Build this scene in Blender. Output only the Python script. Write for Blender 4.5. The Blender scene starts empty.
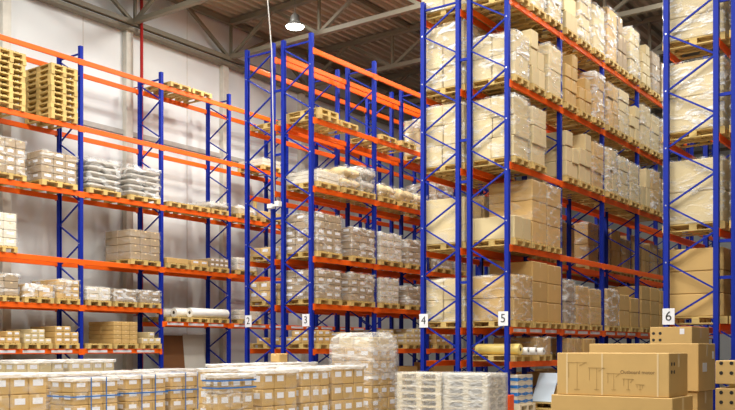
import bpy, bmesh, math, random
from mathutils import Vector, Matrix, noise
R = math.radians
random.seed(7)
scn = bpy.context.scene
COL = scn.collection

# ------------------------------------------------------------------ camera, world, lights, exposure
cam_d = bpy.data.cameras.new('camera')
cam = bpy.data.objects.new('camera', cam_d)
COL.objects.link(cam)
cam_d.sensor_width = 36.0
cam_d.lens = 886.0 / 735.0 * 36.0
cam_d.shift_y = (348.0 - 205.0) / 735.0
cam_d.clip_end = 300
cam.location = (0, 0, 1.55)
cam.rotation_euler = (R(90), 0, R(36.0))
scn.camera = cam

world = bpy.data.worlds.new('world')
scn.world = world
world.use_nodes = True
wn = world.node_tree
wn.nodes['Background'].inputs[0].default_value = (0.92, 0.96, 1.0, 1)
wn.nodes['Background'].inputs[1].default_value = 0.06

def area(name, loc, size, power, rot=(0, 0, 0), size_y=None, color=(1.0, 0.93, 0.82)):
    d = bpy.data.lights.new(name, 'AREA')
    d.energy = power
    d.color = color
    d.size = size
    if size_y:
        d.shape = 'RECTANGLE'; d.size_y = size_y
    o = bpy.data.objects.new(name, d)
    o.location = loc
    o.rotation_euler = rot
    COL.objects.link(o)
    return o

# rows of hall lamps above the open floor, and lamps above every aisle
WARM = (1.0, 0.985, 0.945)
for hx in (-15.0, -9.0, -3.0):
    area('hall_lamps', (hx, 5.0, 12.3), 4.0, 900, size_y=2.0, color=WARM)
    area('hall_lamps', (hx, 11.0, 12.3), 2.5, 520, size_y=1.2, color=WARM)
area('hall_lamps', (-18.5, 8.0, 12.3), 2.5, 230, size_y=1.2, color=WARM)
for ax, ay, pw in ((-6.9, 16.5, 205), (-6.9, 20.0, 205), (-6.9, 24.0, 205), (-6.9, 29.0, 205), (-6.9, 34.0, 205),
                   (-13.0, 16.0, 220), (-13.0, 19.5, 260), (-13.0, 23.3, 300), (-18.0, 14.5, 120), (-18.0, 19.0, 200)):
    area('aisle_lamps', (ax, ay, 12.3), 0.8, pw, size_y=0.8, color=WARM)

vs = scn.view_settings
vs.view_transform = 'Standard'
vs.look = 'None'
vs.exposure = 0.28
vs.gamma = 1.0
vs.use_curve_mapping = False
scn.cycles.transparent_max_bounces = 16

# ------------------------------------------------------------------ materials
def srgb(r, g, b):
    def f(c):
        c /= 255.0
        return c / 12.92 if c <= 0.04045 else ((c + 0.055) / 1.055) ** 2.4
    return (f(r), f(g), f(b), 1.0)

def new_mat(name):
    m = bpy.data.materials.new(name)
    m.use_nodes = True
    nt = m.node_tree
    return m, nt, nt.nodes['Principled BSDF']

def mat(name, rgb, rough=0.6, metal=0.0, var=0.0, nscale=6.0, namt=0.10, stretch=(1, 1, 1), bump=0.0, spec=0.5):
    """procedural paint/wood/board: noise-mottled colour with per-object variation"""
    m, nt, p = new_mat(name)
    c = srgb(*rgb)
    tc = nt.nodes.new('ShaderNodeTexCoord')
    mp = nt.nodes.new('ShaderNodeMapping'); mp.inputs['Scale'].default_value = stretch
    ns = nt.nodes.new('ShaderNodeTexNoise'); ns.inputs['Scale'].default_value = nscale; ns.inputs['Detail'].default_value = 4
    nt.links.new(tc.outputs['Object'], mp.inputs['Vector'])
    nt.links.new(mp.outputs['Vector'], ns.inputs['Vector'])
    mr = nt.nodes.new('ShaderNodeMapRange')
    mr.inputs['To Min'].default_value = 1 - namt * 1.6; mr.inputs['To Max'].default_value = 1 + namt * 1.6
    nt.links.new(ns.outputs['Fac'], mr.inputs['Value'])
    hs = nt.nodes.new('ShaderNodeHueSaturation'); hs.inputs['Color'].default_value = c
    if var:
        oi = nt.nodes.new('ShaderNodeObjectInfo')
        m2 = nt.nodes.new('ShaderNodeMapRange'); m2.inputs['To Min'].default_value = 1 - var; m2.inputs['To Max'].default_value = 1 + var * 0.7
        nt.links.new(oi.outputs['Random'], m2.inputs['Value'])
        mu = nt.nodes.new('ShaderNodeMath'); mu.operation = 'MULTIPLY'
        nt.links.new(mr.outputs['Result'], mu.inputs[0]); nt.links.new(m2.outputs['Result'], mu.inputs[1])
        nt.links.new(mu.outputs[0], hs.inputs['Value'])
    else:
        nt.links.new(mr.outputs['Result'], hs.inputs['Value'])
    nt.links.new(hs.outputs['Color'], p.inputs['Base Color'])
    p.inputs['Roughness'].default_value = rough
    p.inputs['Metallic'].default_value = metal
    p.inputs['Specular IOR Level'].default_value = spec
    if bump:
        b = nt.nodes.new('ShaderNodeBump'); b.inputs['Strength'].default_value = bump; b.inputs['Distance'].default_value = 0.01
        nt.links.new(ns.outputs['Fac'], b.inputs['Height']); nt.links.new(b.outputs['Normal'], p.inputs['Normal'])
    return m

def film_mat(name, lo, hi, scale=2.2, tint=(0.93, 0.93, 0.91)):
    """stretch film: mostly see-through, glossy, with milky noise patches that double as painted highlights"""
    m, nt, p = new_mat(name)
    p.inputs['Base Color'].default_value = (*tint, 1)
    p.inputs['Roughness'].default_value = 0.22
    p.inputs['Specular IOR Level'].default_value = 0.8
    tc = nt.nodes.new('ShaderNodeTexCoord')
    oi = nt.nodes.new('ShaderNodeObjectInfo')
    ad = nt.nodes.new('ShaderNodeVectorMath'); ad.operation = 'ADD'
    cx = nt.nodes.new('ShaderNodeVectorMath'); cx.operation = 'SCALE'; cx.inputs['Scale'].default_value = 31.0
    nt.links.new(oi.outputs['Location'], cx.inputs[0])
    nt.links.new(tc.outputs['Object'], ad.inputs[0]); nt.links.new(cx.outputs[0], ad.inputs[1])
    mp = nt.nodes.new('ShaderNodeMapping'); mp.inputs['Rotation'].default_value = (0.5, 0.35, 0.2); mp.inputs['Scale'].default_value = (1, 1, 2.6)
    nt.links.new(ad.outputs[0], mp.inputs['Vector'])
    n1 = nt.nodes.new('ShaderNodeTexNoise'); n1.inputs['Scale'].default_value = scale; n1.inputs['Detail'].default_value = 5; n1.inputs['Distortion'].default_value = 1.2
    nt.links.new(mp.outputs['Vector'], n1.inputs['Vector'])
    r = nt.nodes.new('ShaderNodeMapRange'); r.inputs['From Min'].default_value = 0.48; r.inputs['From Max'].default_value = 0.70
    r.inputs['To Min'].default_value = lo; r.inputs['To Max'].default_value = hi
    nt.links.new(n1.outputs['Fac'], r.inputs['Value'])
    n2 = nt.nodes.new('ShaderNodeTexNoise'); n2.inputs['Scale'].default_value = scale * 3.2; n2.inputs['Detail'].default_value = 3
    nt.links.new(mp.outputs['Vector'], n2.inputs['Vector'])
    b = nt.nodes.new('ShaderNodeBump'); b.inputs['Strength'].default_value = 0.9; b.inputs['Distance'].default_value = 0.05
    nt.links.new(n2.outputs['Fac'], b.inputs['Height']); nt.links.new(b.outputs['Normal'], p.inputs['Normal'])
    tr = nt.nodes.new('ShaderNodeBsdfTransparent')
    mx = nt.nodes.new('ShaderNodeMixShader')
    nt.links.new(r.outputs['Result'], mx.inputs[0])
    nt.links.new(tr.outputs[0], mx.inputs[1]); nt.links.new(p.outputs[0], mx.inputs[2])
    nt.links.new(mx.outputs[0], nt.nodes['Material Output'].inputs['Surface'])
    return m

def emit_mat(name, col, s):
    m, nt, p = new_mat(name)
    p.inputs['Emission Color'].default_value = (*col, 1); p.inputs['Emission Strength'].default_value = s
    return m

M = {
    'blue': mat('blue_paint', (4, 34, 142), 0.6, namt=0.06, nscale=2, spec=0.25),
    'orange': mat('orange_paint', (238, 96, 10), 0.5, namt=0.05, nscale=2, spec=0.35),
    'wall': mat('wall_panel_white', (222, 225, 224), 0.7, namt=0.05, nscale=0.35),
    'wall_rail': mat('wall_rail_grey', (176, 172, 164), 0.7),
    'wall_seam': mat('wall_seam_grey', (204, 201, 194), 0.7),
    'column': mat('column_paint', (206, 202, 190), 0.6),
    'redpipe': mat('red_pipe_paint', (170, 36, 34), 0.4),
    'truss': mat('truss_paint_grey', (124, 117, 100), 0.55, namt=0.08, nscale=1.5),
    'deck': mat('roof_deck_steel', (168, 156, 136), 0.5, namt=0.10, nscale=0.6),
    'floor': mat('concrete', (160, 152, 140), 0.45, namt=0.08, nscale=1.2),
    'kraft': mat('kraft_board', (196, 160, 98), 0.75, var=0.12, nscale=3, namt=0.05),
    'pale': mat('pale_board', (206, 186, 140), 0.72, var=0.09, nscale=3, namt=0.05),
    'grey_board': mat('grey_brown_board', (160, 138, 108), 0.72, var=0.10, nscale=3, namt=0.05),
    'white_board': mat('white_board', (214, 204, 184), 0.7, var=0.05, nscale=3, namt=0.04),
    'tape': mat('packing_tape', (222, 196, 150), 0.25, namt=0.04),
    'label': mat('white_label', (226, 226, 230), 0.5, namt=0.02),
    'ink': mat('black_ink', (34, 30, 28), 0.6),
    'dim_ink': mat('faded_ink', (176, 142, 84), 0.7),
    'print_ink': mat('brown_print_ink', (112, 86, 52), 0.7),
    'pine': mat('pine_wood', (202, 172, 104), 0.75, var=0.16, nscale=5, namt=0.14, stretch=(1, 6, 6), bump=0.2),
    'pine_pale': mat('pale_pine_wood', (232, 218, 186), 0.75, var=0.06, nscale=5, namt=0.09, stretch=(1, 6, 6), bump=0.2),
    'brown': mat('brown_board', (112, 72, 38), 0.6, nscale=2, namt=0.12, stretch=(1, 1, 0.3)),
    'panel_grey': mat('grey_sheet', (196, 192, 180), 0.35, nscale=2, namt=0.06),
    'panel_blue': mat('pale_blue_sheet', (206, 220, 232), 0.3, nscale=2, namt=0.04),
    'strap': mat('blue_strap', (44, 108, 178), 0.35),
    'blueprint': mat('blue_print', (44, 120, 196), 0.5),
    'bag': mat('woven_bag_white', (182, 175, 163), 0.6, var=0.06, nscale=12, namt=0.06),
    'bag_beige': mat('beige_bag', (212, 190, 140), 0.6, var=0.08, nscale=8, namt=0.08),
    'rollwhite': mat('white_roll_wrap', (236, 234, 228), 0.4, namt=0.04),
    'rollyellow': mat('yellow_film_roll', (232, 206, 120), 0.35, namt=0.05),
    'core': mat('cardboard_core', (60, 46, 34), 0.8),
    'guard': mat('orange_guard', (238, 84, 24), 0.45),
    'bolt': mat('zinc_bolt', (200, 200, 205), 0.3, metal=0.6),
    'housing': mat('lamp_housing_grey', (90, 88, 84), 0.4, metal=0.4),
    'refl': mat('lamp_reflector', (230, 228, 222), 0.3),
    'glow': emit_mat('lamp_glow', (1.0, 0.97, 0.9), 14),
    'cable': mat('white_cable', (190, 187, 178), 0.5),
    'film': film_mat('stretch_film', 0.04, 0.5),
    'film_heavy': film_mat('stretch_film_heavy', 0.08, 0.85),  # strong white blotches painted in as highlights on the film
    'film_light': film_mat('stretch_film_light', 0.02, 0.24),
    'film_tall': film_mat('stretch_film_tall', 0.22, 0.80, 1.8, (0.88, 0.87, 0.84)),
    'film_dense': film_mat('stretch_film_dense', 0.48, 0.78, 2.5, (0.70, 0.70, 0.68)),
    'film_stack': film_mat('stretch_film_stack', 0.30, 0.62, 2.5, (0.70, 0.69, 0.66)),
}

# ------------------------------------------------------------------ mesh helpers
class MB:
    def __init__(self):
        self.v = []; self.f = []; self.mi = []; self.mats = []
    def slot(self, m):
        if m not in self.mats: self.mats.append(m)
        return self.mats.index(m)
    def add(self, vs_, fs, m):
        b = len(self.v); s = self.slot(m)
        self.v += [tuple(p) for p in vs_]
        for f in fs:
            self.f.append(tuple(b + i for i in f)); self.mi.append(s)
    def box(self, x0, x1, y0, y1, z0, z1, m, ch=0.0):
        if ch <= 0:
            vs_ = [(x, y, z) for z in (z0, z1) for y in (y0, y1) for x in (x0, x1)]
            self.add(vs_, [(0, 2, 3, 1), (4, 5, 7, 6), (0, 1, 5, 4), (2, 6, 7, 3), (0, 4, 6, 2), (1, 3, 7, 5)], m)
        else:                                    # chamfered box
            bm = bmesh.new()
            bmesh.ops.create_cube(bm, size=1)
            for v in bm.verts:
                v.co = Vector(((x0 + x1) / 2 + v.co.x * (x1 - x0), (y0 + y1) / 2 + v.co.y * (y1 - y0), (z0 + z1) / 2 + v.co.z * (z1 - z0)))
            bmesh.ops.bevel(bm, geom=bm.edges[:], offset=ch, segments=1, affect='EDGES', profile=0.5)
            self.bm(bm, m)
    def bm(self, bm, m, mx=None):
        if mx: bmesh.ops.transform(bm, matrix=mx, verts=bm.verts[:])
        bm.verts.index_update()
        self.add([v.co[:] for v in bm.verts], [[v.index for v in f.verts] for f in bm.faces], m)
        bm.free()
    def bar(self, a, b, w, h, m, up=(0, 0, 1)):
        a = Vector(a); b = Vector(b); d = (b - a).normalized(); u = Vector(up)
        if abs(d.dot(u)) > 0.99: u = Vector((0, 1, 0))
        s = d.cross(u).normalized(); t = s.cross(d)
        vs_ = []
        for p in (a, b):
            for i, j in ((-1, -1), (1, -1), (1, 1), (-1, 1)):
                vs_.append(p + s * (i * w / 2) + t * (j * h / 2))
        self.add(vs_, [(0, 3, 2, 1), (4, 5, 6, 7), (0, 1, 5, 4), (1, 2, 6, 5), (2, 3, 7, 6), (3, 0, 4, 7)], m)
    def tube(self, pts, r, m, seg=10, caps=True, radii=None):
        pts = [Vector(p) for p in pts]; n = len(pts); vs_ = []; fs = []
        for i, p in enumerate(pts):
            d = (pts[min(i + 1, n - 1)] - pts[max(i - 1, 0)]).normalized()
            u = Vector((0, 0, 1)) if abs(d.z) < 0.9 else Vector((0, 1, 0))
            s = d.cross(u).normalized(); t = s.cross(d)
            rr = radii[i] if radii else r
            for k in range(seg):
                a = 2 * math.pi * k / seg
                vs_.append(p + s * math.cos(a) * rr + t * math.sin(a) * rr)
        for i in range(n - 1):
            for k in range(seg):
                fs.append((i * seg + k, i * seg + (k + 1) % seg, (i + 1) * seg + (k + 1) % seg, (i + 1) * seg + k))
        if caps:
            fs.append(tuple(range(seg))[::-1]); fs.append(tuple((n - 1) * seg + k for k in range(seg)))
        self.add(vs_, fs, m)
    def mesh(self, name, smooth=False):
        me = bpy.data.meshes.new(name)
        me.from_pydata(self.v, [], self.f)
        for m in self.mats: me.materials.append(M[m])
        me.polygons.foreach_set('material_index', self.mi)
        if smooth: me.polygons.foreach_set('use_smooth', [True] * len(self.f))
        bm = bmesh.new(); bm.from_mesh(me)
        bmesh.ops.recalc_face_normals(bm, faces=bm.faces[:])
        bm.to_mesh(me); bm.free()
        me.update()
        return me

def obj(name, me, parent=None, loc=(0, 0, 0), rz=0.0):
    o = bpy.data.objects.new(name, me)
    o.location = loc; o.rotation_euler = (0, 0, rz)
    if parent is not None: o.parent = parent
    COL.objects.link(o)
    return o

def tag(o, label=None, cat=None, group=None, kind=None):
    if label: o['label'] = label
    if cat: o['category'] = cat
    if group: o['group'] = group
    if kind: o['kind'] = kind
    return o

def thing(name, label, cat, loc=(0, 0, 0), rz=0.0, group=None):
    return tag(obj(name, None, None, loc, rz), label, cat, group)

def struct(name, mb, label=None):
    o = obj(name, mb.mesh(name)); o['kind'] = 'structure'
    if label: o['label'] = label
    return o

# ------------------------------------------------------------------ the building
WX = -22.0
b = MB(); b.box(-24, 6, -4, 48, -0.2, 0.0, 'floor'); struct('floor', b)
b = MB()
b.box(WX - 0.3, WX, -4, 48, 0, 13.2, 'wall')
for k in range(7):                                        # upright seams of the wall panels
    y = 6.0 + 4.05 * k + 2.0
    b.box(WX, WX + 0.008, y - 0.015, y + 0.015, 0, 12.7, 'wall_seam')
struct('wall_left', b)
b = MB(); b.box(WX, 6, 47.6, 48, 0, 13.2, 'wall'); struct('wall_back', b)
b = MB(); b.box(WX, WX + 0.07, -4, 47.6, 8.08, 8.22, 'wall_rail'); struct('trim_1', b)
b = MB(); b.box(WX, WX + 0.05, -4, 47.6, 0, 0.25, 'wall_rail'); struct('baseboard_left', b)
# corrugated roof deck, ribs running along the racks
b = MB(); pr = []
x = -24.0
while x < 6:
    pr += [(x, 12.82), (x + 0.12, 12.82), (x + 0.17, 12.94), (x + 0.29, 12.94)]
    x += 0.34
n = len(pr)
vs_ = [(px, -4, pz) for px, pz in pr] + [(px, 48, pz) for px, pz in pr]
b.add(vs_, [(i, i + 1, n + i + 1, n + i) for i in range(n - 1)], 'deck')
b.box(-24, 6, -4, 48, 12.96, 13.2, 'deck')
struct('ceiling', b)

def truss(mb, a, c, zb, zt, nb, axis, posts=True):
    """parallel-chord truss between a and c (along x or y) with zigzag webs"""
    def P(t, z):
        p = Vector(a).lerp(Vector(c), t); return (p.x, p.y, z)
    mb.bar(P(0, zb), P(1, zb), 0.16, 0.14, 'truss'); mb.bar(P(0, zt), P(1, zt), 0.18, 0.16, 'truss')
    for k in range(nb):
        t0, tm, t1 = k / nb, (k + 0.5) / nb, (k + 1) / nb
        mb.bar(P(t0, zb), P(tm, zt), 0.10, 0.10, 'truss'); mb.bar(P(tm, zt), P(t1, zb), 0.10, 0.10, 'truss')
        if posts: mb.bar(P(t0, zb), P(t0, zt), 0.08, 0.08, 'truss')
YT = [17.68 + 4.1 * k for k in range(-3, 8)]
b = MB(); truss(b, (WX + 0.35, YT[0], 0), (WX + 0.35, YT[-1], 0), 11.45, 12.7, 10, 'y', False)
b.bar((WX + 0.2, YT[0], 11.28), (WX + 0.2, YT[-1], 11.28), 0.3, 0.10, 'truss')
struct('ceiling_truss', b, 'steel roof truss running along the top of the white wall')
for y in YT:
    b = MB(); truss(b, (WX + 0.4, y, 0), (5.6, y, 0), 11.5, 12.68, 7, 'x'); struct('ceiling_truss', b)
for x in (-17.0, -10.2, -3.4):                            # a few stiffeners along the hall
    b = MB(); b.bar((x, YT[0], 12.72), (x, YT[-1], 12.72), 0.14, 0.12, 'truss'); struct('ceiling_purlin', b)
for y in YT[1::1]:
    b = MB(); b.box(WX, WX + 0.2, y - 0.16, y + 0.10, 0, 11.4, 'column', 0.01); struct('wall_column', b)
b = MB()
b.tube([(WX + 0.52, 17.83, 0), (WX + 0.52, 17.83, 12.75)], 0.05, 'redpipe')
for z in (2.5, 6, 9.5):
    b.tube([(WX + 0.52, 17.83, z), (WX + 0.52, 17.83, z + 0.08)], 0.062, 'redpipe'); b.bar((WX + 0.02, 17.83, z + 0.04), (WX + 0.5, 17.83, z + 0.04), 0.03, 0.03, 'redpipe')
o = obj('riser_pipe', b.mesh('riser_pipe', True)); tag(o, 'thin red upright pipe on the white wall beside a pale column', 'pipe')
for i, (x, lb) in enumerate(((-15.2, 'dark red sprinkler pipe under the roof above the racks signed two and three'), (-8.0, 'dark red sprinkler pipe under the roof above the aisle beside rack five'))):
    b = MB(); b.tube([(x, 8, 12.55), (x, 46, 12.55)], 0.035, 'redpipe', 8)
    for k in range(9): b.tube([(x, 10 + 4 * k, 12.55), (x, 10 + 4 * k, 12.42)], 0.02, 'redpipe', 6)
    o = obj('sprinkler_pipe', b.mesh('sprinkler_pipe', True)); tag(o, lb, 'pipe')

# high-bay lamp below the trusses
def lamp(loc, label):
    t = thing('high_bay_lamp', label, 'lamp', loc)
    b = MB(); b.tube([(0, 0, 0.12), (0, 0, 0.16), (0, 0, 0.34), (0, 0, 0.40)], 0.1, 'housing', 16, radii=[0.17, 0.16, 0.13, 0.06]); obj('housing', b.mesh('housing', True), t)
    b = MB(); b.tube([(0, 0, 0.0), (0, 0, 0.06), (0, 0, 0.12)], 0.1, 'housing', 24, caps=False, radii=[0.285, 0.25, 0.17]); obj('reflector', b.mesh('reflector', True), t)
    b = MB(); b.tube([(0, 0, -0.05), (0, 0, -0.03), (0, 0, 0.0)], 0.255, 'glow', 24, radii=[0.2, 0.26, 0.28]); obj('diffuser', b.mesh('diffuser'), t)
    b = MB(); b.tube([(0, 0, 0.40), (0, 0, 1.2)], 0.012, 'housing', 6); obj('suspension_rod', b.mesh('rod'), t)
    d = bpy.data.lights.new('lamp_light', 'SPOT'); d.energy = 700; d.spot_size = R(150); d.spot_blend = 0.6; d.shadow_soft_size = 0.25; d.color = (1, 0.95, 0.86)
    l = bpy.data.objects.new('lamp_light', d); l.parent = t; l.location = (0, 0, -0.35); COL.objects.link(l)
lamp((-17.85, 20.77, 11.45), 'round white high bay lamp glowing under the roof')

# ------------------------------------------------------------------ pallet racks
LW = {0: 'lowest', 1: 'second', 2: 'third', 3: 'fourth', 4: 'fifth', 5: 'top'}
PW = 0.10      # post width
H = 9.70
NODE_OUT, NODE_IN, DZ = 8.89, 9.45, 1.13

_mc = {}
def post_mesh():
    if 'post' not in _mc:
        b = MB()                                            # open channel with lips, base plate
        b.box(-0.05, 0.05, -0.05, -0.042, 0.012, H, 'blue'); b.box(-0.05, 0.05, 0.042, 0.05, 0.012, H, 'blue')
        b.box(0.042, 0.05, -0.042, 0.042, 0.012, H, 'blue')
        b.box(-0.05, -0.042, -0.042, -0.02, 0.012, H, 'blue'); b.box(-0.05, -0.042, 0.02, 0.042, 0.012, H, 'blue')
        _mc['post'] = b.mesh('post')
        b = MB(); b.box(-0.08, 0.08, -0.08, 0.08, 0, 0.012, 'blue'); _mc['foot'] = b.mesh('foot_plate')
    return _mc['post']

def brace_mesh(kind, mirror):
    k = ('brace', kind, mirror)
    if k in _mc: return _mc[k]
    # kind 'd': from outer node down to the inner node; 'u': from outer node up to the inner node
    b = MB(); dz = DZ / 2
    s = -1 if mirror else 1
    a = (0.475 * s, 0, 0); c = (-0.475 * s, 0, -dz if kind == 'd' else dz)
    b.bar(a, c, 0.034, 0.034, 'blue', up=(0, 1, 0))
    b.tube([(a[0], -0.055, 0), (a[0], 0.055, 0)], 0.016, 'bolt', 8)
    _mc[k] = b.mesh('brace'); return _mc[k]

def frame(rack, xl, xr, y, outer_right, fine):
    xm = (xl + xr) / 2
    f = obj('upright_frame', None, rack, (xm, y, 0))
    pm = post_mesh()
    p = obj('post', pm, f, (0.475, 0, 0)); p = obj('post', pm, f, (-0.475, 0, 0), R(180))
    obj('foot_plate', _mc['foot'], f, (0.475, 0, 0)); obj('foot_plate', _mc['foot'], f, (-0.475, 0, 0))
    m = not outer_right
    if fine:
        for k in range(8):
            z = NODE_OUT - DZ * k
            obj('brace', brace_mesh('d', m), f, (0, 0, z)); obj('brace', brace_mesh('u', m), f, (0, 0, z))
    else:
        kk = ('zig', m)
        if kk not in _mc:
            b = MB(); s = -1 if m else 1
            for k in range(8):
                z = NODE_OUT - DZ * k
                b.bar((0.475 * s, 0, z), (-0.475 * s, 0, z - DZ / 2), 0.034, 0.034, 'blue', up=(0, 1, 0))
                b.bar((0.475 * s, 0, z), (-0.475 * s, 0, z + DZ / 2), 0.034, 0.034, 'blue', up=(0, 1, 0))
            _mc[kk] = b.mesh('bracing')
        obj('bracing', _mc[kk], f)
    if 'cross' not in _mc:
        b = MB(); b.box(-0.445, 0.445, -0.02, 0.02, -0.02, 0.02, 'blue'); _mc['cross'] = b.mesh('crossbar')
    obj('crossbar', _mc['cross'], f, (0, 0, 9.5)); obj('crossbar', _mc['cross'], f, (0, 0, 0.3))
    return f

def beam_mesh(length, strips):
    k = ('beam', round(length, 3), strips)
    if k in _mc: return _mc[k]
    b = MB(); L = length / 2
    b.box(-0.025, 0.025, -L, L, -0.135, 0.0, 'orange', 0.008)
    bm_ = b.mesh('beam')
    c = MB()                                               # connector plates at the two ends
    c.box(0.026, 0.034, -0.048, 0.047, -0.165, 0.0, 'orange')
    st = None
    if strips:
        d = MB()
        for k2 in range(3):
            y0 = -L + 0.15 + k2 * (length - 0.2) / 3
            d.box(0.0255, 0.030, y0, y0 + (length - 0.2) / 3 - 0.2, -0.105, -0.035, 'label')
        st = d.mesh('label_strip')
    _mc[k] = (bm_, c.mesh('connector'), st); return _mc[k]

def rack(label, xl, xr, ys, levels, outer_right, fine_at=(), strips=()):
    """levels: function of bay index -> list of beam-top heights"""
    t = thing('pallet_rack', label, 'rack', ((xl + xr) / 2, ys[0], 0), group=None)
    off = Vector(((xl + xr) / 2, ys[0], 0))
    for i, y in enumerate(ys):
        f = frame(t, xl - off.x, xr - off.x, y - off.y, outer_right, i in fine_at)
    for i in range(len(ys) - 1):
        L = ys[i + 1] - ys[i] - 0.1
        for lv, z in enumerate(levels(i)):
            for s in (1, -1):
                front = (s == 1) == outer_right
                bm_, cm, st = beam_mesh(L, front and lv in strips)
                x = (xr - 0.025 if s == 1 else xl + 0.025) - off.x
                bo = obj('beam', bm_, t, (x, (ys[i] + ys[i + 1]) / 2 - off.y, z), 0 if s == 1 else R(180))
                obj('connector', cm, bo, (0, L / 2, 0)); obj('connector', cm, bo, (0.0001, -L / 2, 0))
                if st: obj('label_strip', st, bo)
    return t

def text_mesh(name, cu):
    tmp = bpy.data.objects.new('tmp', cu); COL.objects.link(tmp)
    bpy.context.view_layer.update()
    me = bpy.data.meshes.new_from_object(tmp.evaluated_get(bpy.context.evaluated_depsgraph_get()))
    bpy.data.objects.remove(tmp)
    return obj(name, me)
WORD = {'2': 'two', '3': 'three', '4': 'four', '5': 'five', '6': 'six'}
def sign(rk, num, x, y, z, w=0.24, h=0.32):
    off = rk.location
    b = MB(); b.box(-w / 2, w / 2, -0.006, 0.006, -h / 2, h / 2, 'label', 0.002)
    s = obj('number_sign', b.mesh('number_sign'), rk, (x - off.x, y - off.y, z - off.z))
    s['label'] = 'white plate with black number %s' % WORD[num]
    cu = bpy.data.curves.new('digit', 'FONT'); cu.body = num; cu.size = 0.27; cu.align_x = 'CENTER'; cu.align_y = 'CENTER'; cu.extrude = 0.001
    cu.materials.append(M['ink'])
    d = text_mesh('digit', cu); d.parent = s
    d.location = (0, -0.0085, 0); d.rotation_euler = (R(90), 0, 0)

BAY = 2.8
Y0 = 17.7
A_Y = [9.2 + BAY * k for k in range(8)]                     # ... 12.0 14.8 17.6 20.4 23.2 26.0 28.8
E_Y = [Y0 + BAY * k for k in range(7)]
LA = lambda i: [1.53, 2.71, 3.94, 5.77, 7.54, 9.34] if A_Y[i] < 17 else [2.34, 3.94, 5.77, 7.54, 9.34]
LB = lambda i: [1.53, 2.70, 3.93, 5.75, 7.53, 9.33]
LC = lambda i: [1.25, 2.02, 3.85, 5.68, 7.50, 9.33]
AX = (-21.33, -20.28)
B1 = (-16.98, -15.93); B2 = (-15.66, -14.61)
C1 = (-11.28, -10.23); C2 = (-10.03, -8.98)
D1 = (-5.58, -4.53); D2 = (-4.30, -3.25)
rA = rack('long blue and orange pallet rack standing along the white wall', *AX, A_Y, LA, True, fine_at=(1, 2, 3, 4), strips=(0,))
rB1 = rack('blue and orange pallet rack with number two on its end post', *B1, E_Y[:5], LB, False, fine_at=(0,))
rB2 = rack('blue and orange pallet rack with number three on its end post', *B2, E_Y[:5], LB, True, fine_at=(0,))
rC1 = rack('blue and orange pallet rack with number four on its end post', *C1, E_Y, LC, False, fine_at=(0,))
rC2 = rack('blue and orange pallet rack full of tall cartons, number five on its end post', *C2, E_Y, LC, True, fine_at=(0,), strips=(1,))
rD1 = rack('blue and orange pallet rack with number six on its end post', *D1, E_Y[:3], LC, False, fine_at=(0,))
rD2 = rack('blue and orange pallet rack back to back with rack six at the picture edge', *D2, E_Y[:3], LC, True, fine_at=(0,))
sign(rB1, '2', -16.83, Y0 - 0.065, 2.28); sign(rB2, '3', -14.79, Y0 - 0.065, 2.27)
sign(rC1, '4', -11.18, Y0 - 0.065, 2.19); sign(rC2, '5', -9.10, Y0 - 0.065, 2.20); sign(rD1, '6', -5.47, Y0 - 0.065, 2.17)
def spacer(rk, x0, x1, zs):
    b = MB(); w = (x1 - x0) / 2 - 0.003
    b.box(-w, w, -0.02, 0.02, -0.03, 0.03, 'blue'); me = b.mesh('row_spacer')
    for z in zs: obj('row_spacer', me, rk, ((x0 + x1) / 2 - rk.location.x, Y0 - rk.location.y, z))
spacer(rB1, -15.93, -15.66, (1.6, 3.3, 5.0, 6.7, 8.4)); spacer(rC1, -10.23, -10.03, (0.8, 3.05, 5.35, 6.3, 8.15)); spacer(rD1, -4.53, -4.30, (2.9, 3.6, 6.4, 8.2))
b = MB(); b.box(-0.06, 0.10, -0.115, -0.085, 0, 0.52, 'guard', 0.01); b.box(0.085, 0.115, -0.115, 0.10, 0, 0.52, 'guard', 0.01)
g = obj('post_guard', b.mesh('post_guard'), rC2, (-9.03 - rC2.location.x, 0, 0.0)); g['label'] = 'orange post guard'

# ------------------------------------------------------------------ pallets
def pallet_meshes(wood):
    k = ('pallet', wood)
    if k in _mc: return _mc[k]
    # 1.2 along x, 0.8 along y, 0.144 high, origin at base centre
    b = MB()
    for yc, w in ((-0.328, 0.145), (-0.165, 0.10), (0, 0.145), (0.165, 0.10), (0.328, 0.145)):
        b.box(-0.6, 0.6, yc - w / 2, yc + w / 2, 0.122, 0.144, wood)
    for xc in (-0.528, 0, 0.528):
        b.box(xc - 0.0725, xc + 0.0725, -0.4, 0.4, 0.100, 0.122, wood)
    top = b.mesh('top_deck')
    b = MB()
    for xc in (-0.5275, 0, 0.5275):
        b.box(xc - 0.0725, xc + 0.0725, -0.05, 0.05, 0.022, 0.100, wood)
    b.box(-0.6, 0.6, -0.05, 0.05, 0.0, 0.022, wood)
    run = b.mesh('runner')
    _mc[k] = (top, run); return _mc[k]

def pallet(label, x, y, z, rz=0.0, wood='pine', group='wooden pallets', sx=1.0, sy=1.0):
    top, run = pallet_meshes(wood)
    t = thing('wooden_pallet', label, 'pallet', (x, y, z), rz, group)
    t.scale = (sx, sy, 1)
    obj('top_deck', top, t)
    for yc in (-0.35, 0, 0.35): obj('runner', run, t, (0, yc, 0))
    return t

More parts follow.
